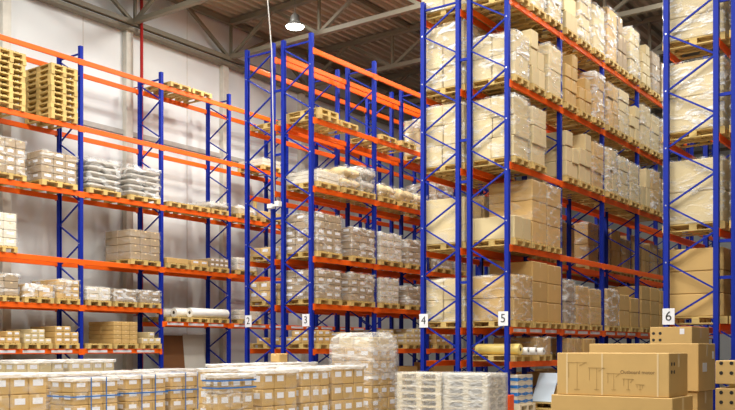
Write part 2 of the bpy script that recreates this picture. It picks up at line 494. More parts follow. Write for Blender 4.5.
# ------------------------------------------------------------------ cartons and loads
def carton_mesh(w, d, h, board='kraft', lab='', tape=True):
    """w along x, d along y; lab: 'x' white label on the +x face, 'y' on the -y face, 'b' both"""
    k = ('carton', round(w, 3), round(d, 3), round(h, 3), board, lab, tape)
    if k in _mc: return _mc[k]
    b = MB(); g = 0.0045; x, y = w / 2 - g, d / 2 - g
    b.box(-x, x, -y, y, 0.0, h - g, board, min(0.016, h * 0.08))
    if tape:                                               # closing tape along the longer side
        t = 0.03
        if w >= d:
            b.box(-x + 0.01, x - 0.01, -t, t, h - g, h - g + 0.0015, 'tape')
            b.box(x, x + 0.0015, -t, t, h * 0.72, h - 0.015, 'tape'); b.box(-x - 0.0015, -x, -t, t, h * 0.72, h - 0.015, 'tape')
        else:
            b.box(-t, t, -y + 0.01, y - 0.01, h - g, h - g + 0.0015, 'tape')
            b.box(-t, t, -y - 0.0015, -y, h * 0.72, h - 0.015, 'tape')
    if 'x' in lab or 'b' in lab:
        lw = min(0.2, d * 0.56); lh = min(0.11, h * 0.34)
        b.box(x, x + 0.003, -lw / 2, lw / 2, h * 0.44, h * 0.44 + lh, 'label')
    if 'y' in lab or 'b' in lab:
        lw = min(0.2, w * 0.5); lh = min(0.11, h * 0.34)
        b.box(-lw / 2, lw / 2, -y - 0.003, -y, h * 0.44, h * 0.44 + lh, 'label')
    _mc[k] = b.mesh('carton'); return _mc[k]

def film_mesh(w, d, h, seed, wr=0.018, top=True, taper=0.0):
    rnd = random.Random(seed); o = Vector((rnd.random() * 90, rnd.random() * 90, rnd.random() * 90))
    nx, ny, nz = max(4, int(w / 0.11)), max(4, int(d / 0.11)), max(3, int(h / 0.10))
    vs_, fs = [], []; idx = {}
    X, Y = w / 2 + 0.014, d / 2 + 0.014; Z = h + 0.014
    def vert(u, v, q, nrm):
        key = (round(u, 4), round(v, 4), round(q, 4))
        if key in idx: return idx[key]
        p = Vector((u, v, q))
        t = taper * max(0.0, q / Z - 0.62) / 0.38 if taper else 0
        p.x *= 1 - t; p.y *= 1 - t
        n1 = abs(noise.noise(p * 3.1 + o)); n2 = abs(noise.noise(p * 8.0 + o))
        dsp = wr * (n1 * 1.1 + n2 * 0.7)
        out = Vector((u / X if abs(abs(u) - X) < 1e-4 else 0, v / Y if abs(abs(v) - Y) < 1e-4 else 0, 1 if abs(q - Z) < 1e-4 else 0))
        p += out * dsp
        idx[key] = len(vs_); vs_.append(p); return idx[key]
    def grid(fn, a, c):
        for i in range(a):
            for j in range(c):
                fs.append((fn(i, j), fn(i + 1, j), fn(i + 1, j + 1), fn(i, j + 1)))
    L = lambda s, i, n: -s + 2 * s * i / n
    for sg in (-1, 1):
        grid(lambda i, j: vert(sg * X, L(Y, i, ny), Z * j / nz, None), ny, nz)
        grid(lambda i, j: vert(L(X, i, nx), sg * Y, Z * j / nz, None), nx, nz)
    if top: grid(lambda i, j: vert(L(X, i, nx), L(Y, j, ny), Z, None), nx, ny)
    return vs_, fs

def add_film(parent, w, d, h, seed, m='film', wr=0.018, top=True, taper=0.0, z=0.0, name='stretch_film', loc=(0, 0)):
    b = MB(); v, f = film_mesh(w, d, h, seed, wr, top, taper); b.add(v, f, m)
    return obj(name, b.mesh('stretch_film', True), parent, (loc[0], loc[1], z))

SEED = [100]
def load(label, cx, cy, z, w, d, h, nx, ny, nz, board='kraft', lab='b', film='film', name='wrapped_carton_load',
         group=None, wr=0.018, drop=(), jit=0.006, taper=0.0, cat='pallet load', rz=0.0, tape=True):
    """cartons nx x ny x nz wrapped as one load; w along x, d along y"""
    t = thing(name, label, cat, (cx, cy, z), rz, group)
    SEED[0] += 1; rnd = random.Random(SEED[0])
    cw, cd, chh = w / nx, d / ny, h / nz
    me = carton_mesh(cw, cd, chh, board, lab, tape); me2 = carton_mesh(cw, cd, chh, board, '', tape)
    for k in range(nz):
        for i in range(nx):
            for j in range(ny):
                if not (i == nx - 1 or j == 0 or k == nz - 1): continue
                if (i, j, k) in drop: continue
                e = (jit * rnd.uniform(-1, 1), jit * rnd.uniform(-1, 1))
                obj('carton', me if rnd.random() < (0.62 if board == 'grey_board' else 0.9) else me2, t, (-w / 2 + cw * (i + 0.5) + e[0], -d / 2 + cd * (j + 0.5) + e[1], chh * k))
    if film: add_film(t, w, d, h, SEED[0], film, wr, True, taper)
    return t

def sack_mesh(w, d, h, m, seed):
    k = ('sack', round(w, 2), round(d, 2), round(h, 2), m, seed)
    if k in _mc: return _mc[k]
    bm = bmesh.new(); bmesh.ops.create_cube(bm, size=1)
    bmesh.ops.subdivide_edges(bm, edges=bm.edges[:], cuts=5, use_grid_fill=True)
    for v in bm.verts:
        x, y, z = v.co * 2
        e = (1 - abs(x) ** 3) * (1 - abs(y) ** 3)
        zz = z * (0.35 + 0.65 * e ** 0.5) if e > 0 else z * 0.35
        p = Vector((x * w / 2 * (1 - 0.06 * z * z), y * d / 2 * (1 - 0.06 * z * z), zz * h / 2 + h / 2))
        p += Vector((0, 0, 1)) * 0.012 * noise.noise(p * 9 + Vector((seed * 7.1, 0, 0))) * (1 if z > -0.9 else 0)
        v.co = p
    b = MB(); b.bm(bm, m); _mc[k] = b.mesh('sack', True); return _mc[k]

def sack_load(label, cx, cy, z, w, d, h, n, m='bag', film='film_heavy', group=None, nx=2, ny=2):
    t = thing('wrapped_sack_load', label, 'pallet load', (cx, cy, z), 0, group)
    SEED[0] += 1; rnd = random.Random(SEED[0])
    for k in range(n):
        for i in range(nx):
            for j in range(ny):
                o = obj('sack', sack_mesh(w / nx * 1.0, d / ny * 1.0, h / n * 1.12, m, rnd.randrange(3)), t,
                        (-w / 2 + w / nx * (i + 0.5), -d / 2 + d / ny * (j + 0.5), h / n * k), rnd.uniform(-0.05, 0.05))
    if film: add_film(t, w, d, h * 1.03, SEED[0], film, 0.03)
    return t

RN = {'A': 'wall rack', 'B1': 'rack two', 'B2': 'rack three', 'C1': 'rack four', 'C2': 'rack five', 'D1': 'rack six', 'D2': 'the rack behind six'}
RX = {'A': AX, 'B1': B1, 'B2': B2, 'C1': C1, 'C2': C2, 'D1': D1, 'D2': D2}
BAYW = ['end', 'second', 'third', 'fourth', 'fifth', 'sixth']
LV = {'A': LA, 'B1': LB, 'B2': LB, 'C1': LC, 'C2': LC, 'D1': LC, 'D2': LC}
PLAN = []
def where(rk, lv, y, slot):
    """words for a place in a rack: level, bay, and order along the bay"""
    ys = A_Y if rk == 'A' else E_Y
    bay = max(i for i in range(len(ys)) if ys[i] <= y)
    if rk == 'A': bw = ('outer', 'nearest', 'second', 'third', 'fourth', 'fifth')[bay] + ' bay'
    else: bw = BAYW[bay] + ' bay'
    zs = LV[rk](bay)
    lw = {len(zs) - 1: 'top'}.get(lv, LW[lv])
    if rk == 'A' and bay >= 3: lw = {0: 'lowest', 1: 'third', 2: 'fourth', 3: 'fifth', 4: 'top'}[lv]
    return '%s %s level, %s%s' % (RN[rk], lw, bw, slot), zs[lv]

def xcen(rk, w=1.2):
    xl, xr = RX[rk]; return (xl + xr) / 2

def place(*a, **k): PLAN.append(('place', a[1], a[2], (a[3] + a[4]) / 2, a, k))
def bare(*a, **k): PLAN.append(('bare', a[0], a[1], a[2], a, k))
def run_plan():
    seen = {}
    def key(p):
        ys = A_Y if p[1] == 'A' else E_Y
        return (p[1], p[2], max(i for i in range(len(ys)) if ys[i] <= p[3]))
    for p in PLAN: seen.setdefault(key(p), []).append(p[3])
    for p in PLAN:
        q = sorted(seen[key(p)]); i = q.index(p[3])
        sl = {1: ('',), 2: (', near slot', ', far slot'), 3: (', near slot', ', middle slot', ', far slot')}.get(len(q)) or (', first slot', ', second slot', ', third slot', ', fourth slot')
        (do_place if p[0] == 'place' else do_bare)(sl[i], *p[4], **p[5])
    PLAN.clear()
def do_place(slot, kind, rk, lv, y0, y1, h, look, nx=2, ny=2, nz=3, board='kraft', lab='b', film='film', pal=1, w=1.14, dx=0.0, **kw):
    """a pallet (or more) and its load on level lv of rack rk, from y0 to y1"""
    y = (y0 + y1) / 2; d = y1 - y0
    wh, z = where(rk, lv, y, slot)
    z += 0.002
    x = xcen(rk) + dx
    for k in range(pal):
        pallet(('wooden pallet under a load, ' if k == pal - 1 else 'wooden pallet under another pallet, ') + wh, x, y, z, 0, 'pine', 'pallets in the racks', 1.0, max(0.7, d) / 0.8)
        z += 0.145
    if kind == 'c': return load(look + ', ' + wh, x, y, z, w, d, h, nx, ny, nz, board, lab, film, **kw)
    if kind == 's': return sack_load(look + ', ' + wh, x, y, z, w, d, h, nz, board if board != 'kraft' else 'bag', film, nx=nx, ny=ny)
    if kind == 'l':                                        # loose cartons, each a thing of its own
        cw, cd, chh = w / nx, d / ny, h / nz
        rnd = random.Random(int(y * 100) + lv)
        me = carton_mesh(cw, cd, chh, board, lab); hide = kw.get('skip', ())
        for k in range(nz):
            for i in range(nx):
                for j in range(ny):
                    if (i, j, k) in hide: continue
                    o = obj('carton', me, None, (x - w / 2 + cw * (i + 0.5) + rnd.uniform(-.0008, .0008), y - d / 2 + cd * (j + 0.5) + rnd.uniform(-.0008, .0008), z + chh * k))
                    tag(o, look + ', ' + wh, 'carton', 'cartons on the ' + wh)
    return None

def do_bare(slot, rk, lv, y, n=1, wood='pine'):
    wh, z = where(rk, lv, y, slot); z += 0.002
    for k in range(n):
        pallet('bare wooden pallet, ' + wh if n == 1 else 'bare wooden pallet in a stack, ' + wh, xcen(rk) + random.uniform(-.02, .02), y + random.uniform(-.015, .015), z + 0.145 * k, 0, wood,
               'bare pallets, ' + wh if n > 1 else 'bare pallets in the racks')

# ---- rack A, along the wall
bare('A', 4, 12.68, 10); bare('A', 4, 14.22, 10)
place('c', 'A', 3, 12.25, 13.1, 0.87, 'film-wrapped stack of labelled cartons', 2, 3, 4, 'grey_board', 'b')
place('c', 'A', 3, 13.55, 14.62, 0.76, 'film-wrapped stack of brown labelled cartons', 2, 3, 4, 'grey_board', 'b')
place('s', 'A', 3, 15.0, 16.05, 0.80, 'film-wrapped grey sacks in flat layers', 2, 2, 5, 'bag', 'film')
place('s', 'A', 3, 16.38, 17.48, 0.80, 'white sacks wrapped in shiny film', 2, 2, 5, 'bag', film='film_heavy')
place('c', 'A', 2, 12.12, 12.85, 0.83, 'stack of white small cartons', 2, 2, 4, 'white_board', 'b', 'film_light')
place('c', 'A', 2, 16.40, 17.48, 0.85, 'film-wrapped grey-brown carton stack', 2, 3, 4, 'grey_board', '', 'film_light')
place('c', 'A', 1, 12.1, 12.9, 0.54, 'film-wrapped pale cartons', 2, 2, 3, 'grey_board', '', 'film')
place('c', 'A', 1, 13.05, 13.9, 0.32, 'low load of mixed cartons under film', 2, 2, 1, 'kraft', 'b', 'film_heavy')
place('c', 'A', 1, 14.0, 14.7, 0.50, 'film-wrapped labelled cartons', 2, 3, 3, 'kraft', 'b', 'film')
place('c', 'A', 1, 14.95, 15.72, 0.36, 'low film-covered carton load', 2, 2, 2, 'white_board', 'b', 'film_heavy')
place('c', 'A', 1, 15.85, 16.62, 0.34, 'low load crumpled under film', 2, 2, 2, 'grey_board', 'b', 'film_heavy')
place('c', 'A', 1, 16.75, 17.5, 0.34, 'low film-wrapped pale load', 2, 2, 2, 'grey_board', 'b', 'film_heavy')
place('l', 'A', 0, 12.15, 12.95, 0.30, 'loose brown carton with white label', 3, 4, 2, 'kraft', 'x', skip={(2, 1, 1), (1, 1, 1), (0, 1, 1), (2, 0, 1)})
place('l', 'A', 0, 13.05, 13.85, 0.36, 'loose labelled carton on small stepped stack', 2, 4, 3, 'pale', 'x', skip={(1, 3, 1), (1, 3, 2), (0, 3, 2), (1, 0, 2), (0, 0, 2), (0, 3, 1)})
place('l', 'A', 0, 13.95, 14.68, 0.45, 'loose brown carton in a stack', 2, 3, 3, 'kraft', 'x', skip={(1, 2, 2), (0, 2, 2)})
bare('A', 0, 15.35, 1)
place('l', 'A', 0, 15.82, 16.66, 0.62, 'plain brown carton in a square stack', 2, 3, 5, 'kraft', '')
place('l', 'A', 0, 16.82, 17.52, 0.34, 'loose small carton beside the far post', 2, 3, 2, 'pale', 'x', skip={(1, 2, 1), (0, 2, 1), (1, 0, 1), (0, 1, 1)})
bare('A', 4, 18.25, 1); bare('A', 4, 19.15, 1)
bare('A', 2, 18.2, 1); bare('A', 2, 19.05, 1)
place('s', 'A', 2, 19.55, 20.28, 0.22, 'low heap of film-covered sacks', 2, 2, 1, 'bag')
place('l', 'A', 1, 17.75, 18.6, 0.16, 'flat open brown carton', 1, 1, 1, 'kraft', '')
place('l', 'A', 1, 18.72, 19.42, 0.16, 'low brown carton', 2, 2, 1, 'kraft', 'x')
place('l', 'A', 1, 19.5, 20.3, 0.28, 'small labelled carton', 2, 4, 2, 'grey_board', 'x')
place('c', 'A', 3, 21.9, 22.8, 0.22, 'flat white stack under film', 1, 1, 2, 'white_board', '', 'film')
place('c', 'A', 2, 20.75, 21.55, 0.25, 'low pale load under film', 2, 2, 1, 'pale', '', 'film_heavy')
place('c', 'A', 2, 21.9, 22.9, 0.22, 'low flat carton load', 2, 2, 1, 'kraft', '', 'film_light')
place('c', 'A', 1, 20.7, 21.6, 0.40, 'film-wrapped white carton load', 2, 2, 2, 'white_board', 'b', 'film')
place('c', 'A', 0, 20.8, 21.8, 0.30, 'low carton load under film', 2, 2, 2, 'white_board', '', 'film')
b = MB(); b.box(-0.05, 0.05, -0.035, 0.035, 0, 0.75, 'pine'); o = obj('wood_plank', b.mesh('wood_plank'), None, (-20.42, 21.72, 5.77))
tag(o, 'upright wood plank standing in the wall rack behind the post with number two', 'plank')

# ---- white rolls on the low level of the wall rack
def roll(name, a, c, r, m, label, cat, group):
    a = Vector(a); c = Vector(c); mid = (a + c) / 2
    t = thing(name, label, cat, mid, 0, group)
    d = (c - a) / 2
    b = MB(); seg = 20
    b.tube([-d, -d * 0.985, d * 0.985, d], r, m, seg, caps=False, radii=[r * 0.96, r, r, r * 0.96])
    u = d.normalized()
    for s in (-1, 1):                                     # end rings around the core hole
        b.tube([s * d, s * d + u * s * 0.001], r, m, seg, caps=False, radii=[r * 0.96, r * 0.34])
    obj('wrap', b.mesh('roll_wrap', True), t)
    b = MB(); b.tube([-d * 1.0, d * 1.0], r * 0.34, 'core', 14); obj('core', b.mesh('roll_core', True), t)
    return t
for k in range(3): pallet('wooden pallet under white rolls, lowest level of the wall rack, %s' % ('near side', 'middle', 'far side')[k], -20.8, (18.2, 19.05, 19.9)[k], 2.34, 0, 'pine', 'pallets in the racks')
for k, (x, y0, y1, r, zz, wd) in enumerate(((-20.36, 18.75, 20.32, 0.15, 0, 'front white roll of fabric on pallets, wall rack beyond the brown board'),
                                    (-20.68, 18.40, 20.30, 0.15, 0, 'second white roll back on pallets, wall rack beyond the brown board'),
                                    (-21.00, 18.05, 20.25, 0.14, 0, 'third white roll back on pallets, wall rack beyond the brown board'))):
    roll('fabric_roll', (x, y0, 2.484 + r), (x, y1, 2.484 + r), r, 'rollwhite', wd, 'roll', 'white rolls')

# ---- sheets leaning at the wall
def sheet(name, label, cat, p, w, h, th, rot, m):
    b = MB(); b.box(-th / 2, th / 2, -w / 2, w / 2, 0, h, m, 0.003)
    o = obj(name, b.mesh(name), None, p); o.rotation_euler = rot
    return tag(o, label, cat)
sheet('brown_panel', 'large dark brown board standing under the white rolls by the wall', 'board', (-20.78, 18.6, 0.0), 0.84, 1.95, 0.04, (0, R(-6), 0), 'brown')
sheet('grey_panel', 'grey sheet standing next to the brown board under white rolls', 'board', (-20.80, 19.48, 0.0), 0.88, 1.98, 0.03, (0, R(-6), 0), 'panel_grey')

# ---- racks two and three (back to back)
place('c', 'B1', 1, 17.85, 18.9, 0.52, 'brown labelled cartons', 3, 2, 2, 'kraft', 'b', 'film_light')
place('c', 'B1', 2, 17.9, 18.9, 0.22, 'low brown cartons', 3, 2, 1, 'kraft', 'b', 'film_light')
place('c', 'B1', 2, 19.2, 20.2, 0.5, 'film-wrapped cartons', 2, 2, 2, 'grey_board', 'b')
place('l', 'B1', 0, 17.9, 18.7, 0.16, 'small loose brown carton', 4, 3, 1, 'kraft', 'y', skip={(0, 0, 0), (2, 0, 0), (2, 1, 0), (1, 1, 0)})
place('c', 'B2', 2, 17.82, 18.86, 1.00, 'film-wrapped cartons with white labels', 3, 3, 5, 'grey_board', 'b', 'film')
place('c', 'B2', 2, 19.32, 20.4, 0.78, 'film-wrapped carton stack', 3, 3, 4, 'grey_board', 'b', 'film_heavy')
place('c', 'B2', 2, 20.68, 21.78, 0.78, 'film-wrapped pale carton stack', 3, 3, 4, 'white_board', 'b', 'film_heavy')
place('c', 'B2', 2, 22.1, 23.1, 0.72, 'film-wrapped carton stack', 3, 3, 4, 'grey_board', 'b', 'film_heavy')
place('c', 'B2', 2, 23.6, 24.7, 0.8, 'film-wrapped carton stack', 2, 2, 3, 'grey_board', 'b', 'film_heavy')
place('c', 'B2', 2, 24.95, 26.0, 0.7, 'film-wrapped carton stack', 2, 2, 3, 'grey_board', 'b', 'film_heavy')
place('c', 'B2', 1, 17.82, 18.86, 0.75, 'film-wrapped cartons in rows of white labels', 3, 3, 4, 'grey_board', 'b', 'film')
place('c', 'B2', 1, 19.25, 20.38, 0.76, 'film-wrapped cartons in rows of white labels', 3, 3, 4, 'grey_board', 'b', 'film')
place('c', 'B2', 1, 20.68, 21.62, 0.72, 'film-wrapped pale cartons in rows', 3, 3, 4, 'white_board', 'b', 'film')
place('c', 'B2', 1, 22.1, 23.1, 0.55, 'film-wrapped brown carton stack', 3, 3, 3, 'grey_board', 'b', 'film_heavy')
place('c', 'B2', 1, 23.6, 24.6, 0.7, 'film-wrapped carton stack', 2, 2, 3, 'grey_board', 'b', 'film_heavy')
place('c', 'B2', 1, 24.9, 25.9, 0.6, 'film-wrapped carton stack', 2, 2, 3, 'kraft', 'b', 'film_heavy')
place('l', 'B2', 0, 17.85, 18.65, 0.34, 'loose brown carton with white label', 4, 3, 2, 'kraft', 'b', skip={(3, 2, 1), (0, 0, 1), (1, 2, 1)})
place('l', 'B2', 0, 18.8, 19.6, 0.30, 'loose labelled carton', 3, 3, 2, 'kraft', 'b')
place('l', 'B2', 0, 20.75, 21.55, 0.40, 'loose small carton in a neat stack', 3, 4, 3, 'pale', 'b', skip={(2, 3, 2), (1, 3, 2)})
place('l', 'B2', 0, 22.0, 22.9, 0.46, 'loose small carton', 3, 4, 3, 'pale', 'b', skip={(2, 0, 2), (2, 1, 2), (1, 0, 2), (1, 1, 2)})
place('l', 'B2', 0, 23.7, 24.6, 0.35, 'loose small carton', 2, 3, 2, 'kraft', 'b')
bare('B2', 4, 18.3, 2); bare('B2', 4, 19.2, 1); bare('B2', 4, 21.1, 1); bare('B2', 4, 22.1, 1); bare('B1', 4, 18.3, 1)
place('c', 'B2', 3, 17.85, 18.75, 0.30, 'flat pale boards', 1, 1, 3, 'white_board', '', 'film_light')
place('s', 'B2', 3, 18.95, 19.68, 0.56, 'bulging beige sacks under film', 2, 2, 2, 'bag_beige', film='film')
place('s', 'B2', 3, 19.76, 20.36, 0.66, 'shiny film-covered pale sacks', 2, 2, 2, 'bag', film='film_heavy')
place('s', 'B2', 3, 20.7, 21.4, 0.34, 'low beige sacks', 2, 2, 1, 'bag_beige', film='film')
place('s', 'B2', 3, 21.7, 22.42, 0.34, 'low film-covered sacks', 2, 2, 1, 'bag_beige', film='film')
place('s', 'B2', 3, 22.54, 23.16, 0.30, 'low beige sacks', 2, 2, 1, 'bag_beige', film='film')
place('c', 'B2', 3, 23.7, 24.7, 0.85, 'film-wrapped cartons', 2, 2, 3, 'grey_board', 'b', 'film_heavy')
place('c', 'B2', 4, 23.6, 24.6, 1.1, 'film-wrapped cartons', 2, 2, 3, 'pale', '', 'film_heavy')

# ---- racks four and five (back to back, full)
PAL = ('pale', 'pale', 'grey_board', 'pale')
def full(rk, lv, bay, hs, looks=None, films=None):
    y = E_Y[bay] + 0.10
    for k, h in enumerate(hs):
        if h is None: continue
        rnd = random.Random(lv * 97 + bay * 31 + k * 7 + len(rk) * 3)
        y0 = y + k * 0.90 + rnd.uniform(0, 0.04); y1 = y0 + rnd.uniform(0.68, 0.78)
        nz = max(2, round(h / rnd.choice((0.34, 0.42, 0.5))))
        ny = rnd.choice((1, 2, 2)); nx = rnd.choice((1, 2, 2))
        fm = films[k] if films else rnd.choice(('film', 'film', 'film_heavy', 'film_heavy', 'film_light', None))
        lk = {'film': 'film-wrapped tall pale cartons', 'film_heavy': 'pale cartons under shiny film', 'film_light': 'clear-wrapped pale cartons', None: 'unwrapped pale carton column'}[fm]
        drop = ()
        if fm in (None, 'film_light') and ny == 2: drop = [(i_, rnd.choice((0, 1)), nz - 1) for i_ in range(nx)]
        place('c', rk, lv, y0, y1, h, lk, nx, ny, nz, ('pale' if bay == 0 else rnd.choice(('pale', 'pale', 'grey_board', 'pale', 'kraft'))), '', None if drop else fm, jit=0.02, tape=True, drop=drop, dx=rnd.uniform(-0.03, 0) if rk == 'C1' else rnd.uniform(0, 0.04))
full('C2', 5, 0, (1.60, 1.72, 1.62)); full('C2', 5, 1, (1.75, 1.62, 1.18)); full('C2', 5, 2, (1.40, 1.42, 1.38)); full('C2', 5, 3, (1.25, 1.2, 1.1))
full('C2', 4, 0, (0.98, 1.26, 1.18), films=('film_heavy', 'film_light', 'film')); full('C2', 4, 1, (1.28, 0.92, 1.2)); full('C2', 4, 2, (1.16, 1.2, 1.0)); full('C2', 4, 3, (1.2, 1.1, 1.1))
full('C2', 3, 0, (1.38, 1.30, None), films=('film', 'film_light', None)); full('C2', 3, 1, (1.12, 1.28, 1.18)); full('C2', 3, 2, (1.2, 1.12, 1.1)); full('C2', 3, 3, (1.15, 1.2, 1.1))
place('c', 'C2', 2, 17.85, 18.7, 0.52, 'low unwrapped brown carton load', 1, 2, 1, 'pale', '', None)
place('c', 'C2', 2, 18.76, 19.54, 1.46, 'large brown cartons with film patches', 1, 1, 3, 'kraft', '', 'film_light')
place('c', 'C2', 2, 19.62, 20.37, 1.44, 'large brown cartons in film', 2, 1, 3, 'kraft', '', 'film')
place('c', 'C2', 1, 17.85, 18.72, 1.02, 'brown cartons with a film sheet around', 1, 2, 2, 'kraft', '', 'film')
place('c', 'C2', 1, 18.8, 19.62, 1.40, 'large plain brown cartons stacked three high', 1, 1, 3, 'kraft', '', None)
place('c', 'C2', 1, 19.64, 20.42, 1.38, 'large plain brown cartons stacked three high', 1, 1, 3, 'kraft', '', None)
place('c', 'C2', 1, 20.62, 21.2, 1.08, 'narrow film-wrapped carton column', 2, 1, 2, 'grey_board', '', 'film_heavy')
place('c', 'C2', 1, 21.45, 22.2, 0.98, 'brown cartons under film', 1, 1, 2, 'kraft', '', 'film', dx=-0.03)
place('c', 'C2', 1, 22.3, 23.1, 0.95, 'brown cartons', 1, 1, 2, 'kraft', '', 'film_light', dx=-0.03)
place('c', 'C2', 1, 23.45, 24.3, 1.0, 'film-topped brown carton load', 1, 1, 1, 'kraft', '', 'film_heavy')
place('c', 'C2', 1, 24.4, 25.2, 0.9, 'brown cartons', 1, 1, 2, 'kraft', '', None)
place('c', 'C2', 1, 25.3, 26.0, 0.85, 'brown cartons', 1, 1, 2, 'kraft', '', None)
place('c', 'C2', 1, 26.24, 27.0, 1.25, 'brown cartons in three tiers', 1, 1, 3, 'kraft', '', None)
place('c', 'C2', 1, 27.1, 27.9, 1.25, 'brown cartons in three tiers', 1, 1, 3, 'kraft', '', None)
place('c', 'C2', 1, 27.98, 28.75, 1.2, 'brown cartons in three tiers', 1, 1, 3, 'kraft', '', None)
place('c', 'C2', 0, 19.0, 19.8, 0.40, 'open-topped brown carton under film', 1, 1, 1, 'kraft', '', 'film')
place('c', 'C2', 0, 20.8, 21.6, 0.40, 'brown carton load', 2, 2, 1, 'kraft', '', 'film_light')
place('c', 'C2', 0, 21.8, 22.6, 0.40, 'brown carton load', 2, 2, 1, 'kraft', '', None)
full('C1', 5, 0, (1.35, 1.3, 1.2), films=('film_heavy', 'film', 'film'))
full('C1', 4, 0, (1.46, 1.3, 1.3), films=('film_heavy', 'film', 'film'))
full('C1', 3, 0, (1.42, 1.3, 1.3), films=('film', 'film', 'film'))
place('c', 'C1', 2, 17.82, 18.65, 1.05, 'large single pale carton', 1, 1, 1, 'pale', '', 'film_light')
place('c', 'C1', 2, 18.75, 19.6, 1.2, 'brown cartons', 1, 1, 2, 'kraft', '', 'film')
place('c', 'C1', 1, 17.82, 18.65, 1.0, 'brown cartons two tiers high in film', 2, 1, 2, 'pale', '', 'film')
place('c', 'C1', 1, 18.75, 19.6, 1.1, 'brown cartons', 1, 1, 2, 'kraft', '', None)
for bay in (1, 2, 3, 4, 5):
    for k in range(3):
        y = E_Y[bay] + 0.1 + 0.9 * k
        if (bay, k) == (2, 1): continue
        place('c', 'C1', 2, y, y + 0.8, (1.2, 1.3, 1.1)[(bay + k) % 3], 'large brown cartons', 1, 1 + (k % 2), 2, 'kraft', '', ('film_light', None, 'film')[k])
        if bay < 5: place('c', 'C1', 1, y, y + 0.8, (1.1, 0.9, 1.2)[(bay + k) % 3], 'large brown cartons', 1, 1, 2, 'kraft', '', (None, 'film_light', None)[k])
# yellow rolls through the end frame of rack five
pallet('wooden pallet under yellow rolls, lowest level of rack five', -9.53, 18.3, 1.25, 0, 'pine', 'pallets in the racks', 1.0, 1.1)
roll('film_roll', (-9.98, 18.05, 1.396 + 0.125), (-8.88, 18.05, 1.396 + 0.125), 0.125, 'rollyellow', 'yellow plastic film roll nearest the end frame, lowest level of rack five', 'roll', 'plastic film rolls')
for k, (y, x1, r, wd) in enumerate(((18.28, -8.80, 0.085, 'thin white roll right behind the yellow roll'), (18.47, -8.70, 0.085, 'thin white roll second behind the yellow roll'), (18.66, -8.60, 0.08, 'thin white roll farthest behind the yellow roll'))):
    roll('film_roll', (x1 - 1.2, y, 1.396 + r), (x1, y, 1.396 + r), r, 'rollwhite', wd + ', lowest level of rack five', 'roll', 'plastic film rolls')

# blue and white boxes and a leaning sheet on the floor under rack five
for k in range(2):
    pallet(('upper' if k else 'lower') + ' wooden pallet under the blue and white boxes, floor of rack five', -9.45, 18.35, 0.144 * k, 0, 'pine_pale', 'pallets under the blue and white boxes')
b = MB(); b.box(-0.54, 0.54, -0.19, 0.19, 0, 0.164, 'white_board', 0.012)
for s in (-1, 1):
    for t_ in (0,):
        v = [(0.542, -0.188, 0.03), (0.542, 0.188, 0.05), (0.542, 0.188, 0.12), (0.542, 0.0, 0.085), (0.542, -0.188, 0.10)]
b.add([(0.541, -0.185, 0.02), (0.541, 0.0, 0.05), (0.541, 0.185, 0.02), (0.541, 0.185, 0.10), (0.541, 0.0, 0.075), (0.541, -0.185, 0.11)], [(0, 1, 4, 5), (1, 2, 3, 4)], 'blueprint')
b.add([(-0.54, -0.191, 0.02), (0, -0.191, 0.06), (0.54, -0.191, 0.02), (0.54, -0.191, 0.10), (0, -0.191, 0.085), (-0.54, -0.191, 0.11)], [(0, 1, 4, 5), (1, 2, 3, 4)], 'blueprint')
bx_me = b.mesh('blue_white_box')
for k in range(4):
    for j in range(2):
        o = obj('printed_box', bx_me, None, (-9.45, 18.35 - 0.192 + 0.384 * j, 0.288 + 0.165 * k))
        tag(o, '%s box printed blue on white, %s column on the floor of rack five' % (('bottom', 'second lowest', 'second highest', 'top')[k], ('near', 'far')[j]), 'box', 'blue and white printed boxes')
for k in range(2):
    pallet(('upper' if k else 'lower') + ' wooden pallet under the pale blue leaning sheet, floor of rack five', -9.0, 19.32, 0.144 * k, 0, 'pine', 'pallets under the leaning sheet')
sheet('blue_panel', 'pale blue sheet leaning back against a low carton, floor of rack five', 'board', (-8.83, 19.02, 0.30), 0.5, 0.80, 0.025, (0, R(35), R(90)), 'panel_blue')
o = obj('carton', carton_mesh(0.5, 0.3, 0.38, 'kraft', ''), None, (-8.85, 19.53, 0.289)); tag(o, 'low brown carton behind the pale blue leaning sheet, floor of rack five', 'carton')

# ---- rack six and the one behind it
place('c', 'D1', 4, 17.84, 18.66, 1.35, 'film-wrapped large pale cartons', 1, 1, 3, 'pale', '', 'film_heavy')
place('c', 'D1', 3, 17.82, 18.66, 1.36, 'film-wrapped large pale carton load', 1, 1, 2, 'pale', '', 'film_heavy')
place('c', 'D1', 2, 17.82, 18.66, 1.26, 'film-topped large pale carton load', 1, 1, 2, 'pale', '', 'film')
place('c', 'D1', 1, 17.82, 18.66, 1.34, 'plain brown cartons stacked three high', 1, 1, 3, 'kraft', '', None, w=1.06, dx=0.05)
for lv in (1, 2, 3, 4):
    place('c', 'D2', lv, 17.82, 18.66, 1.3, 'pale cartons', 1, 1, 2, 'pale' if lv > 1 else 'kraft', '', 'film' if lv > 1 else None)

run_plan()
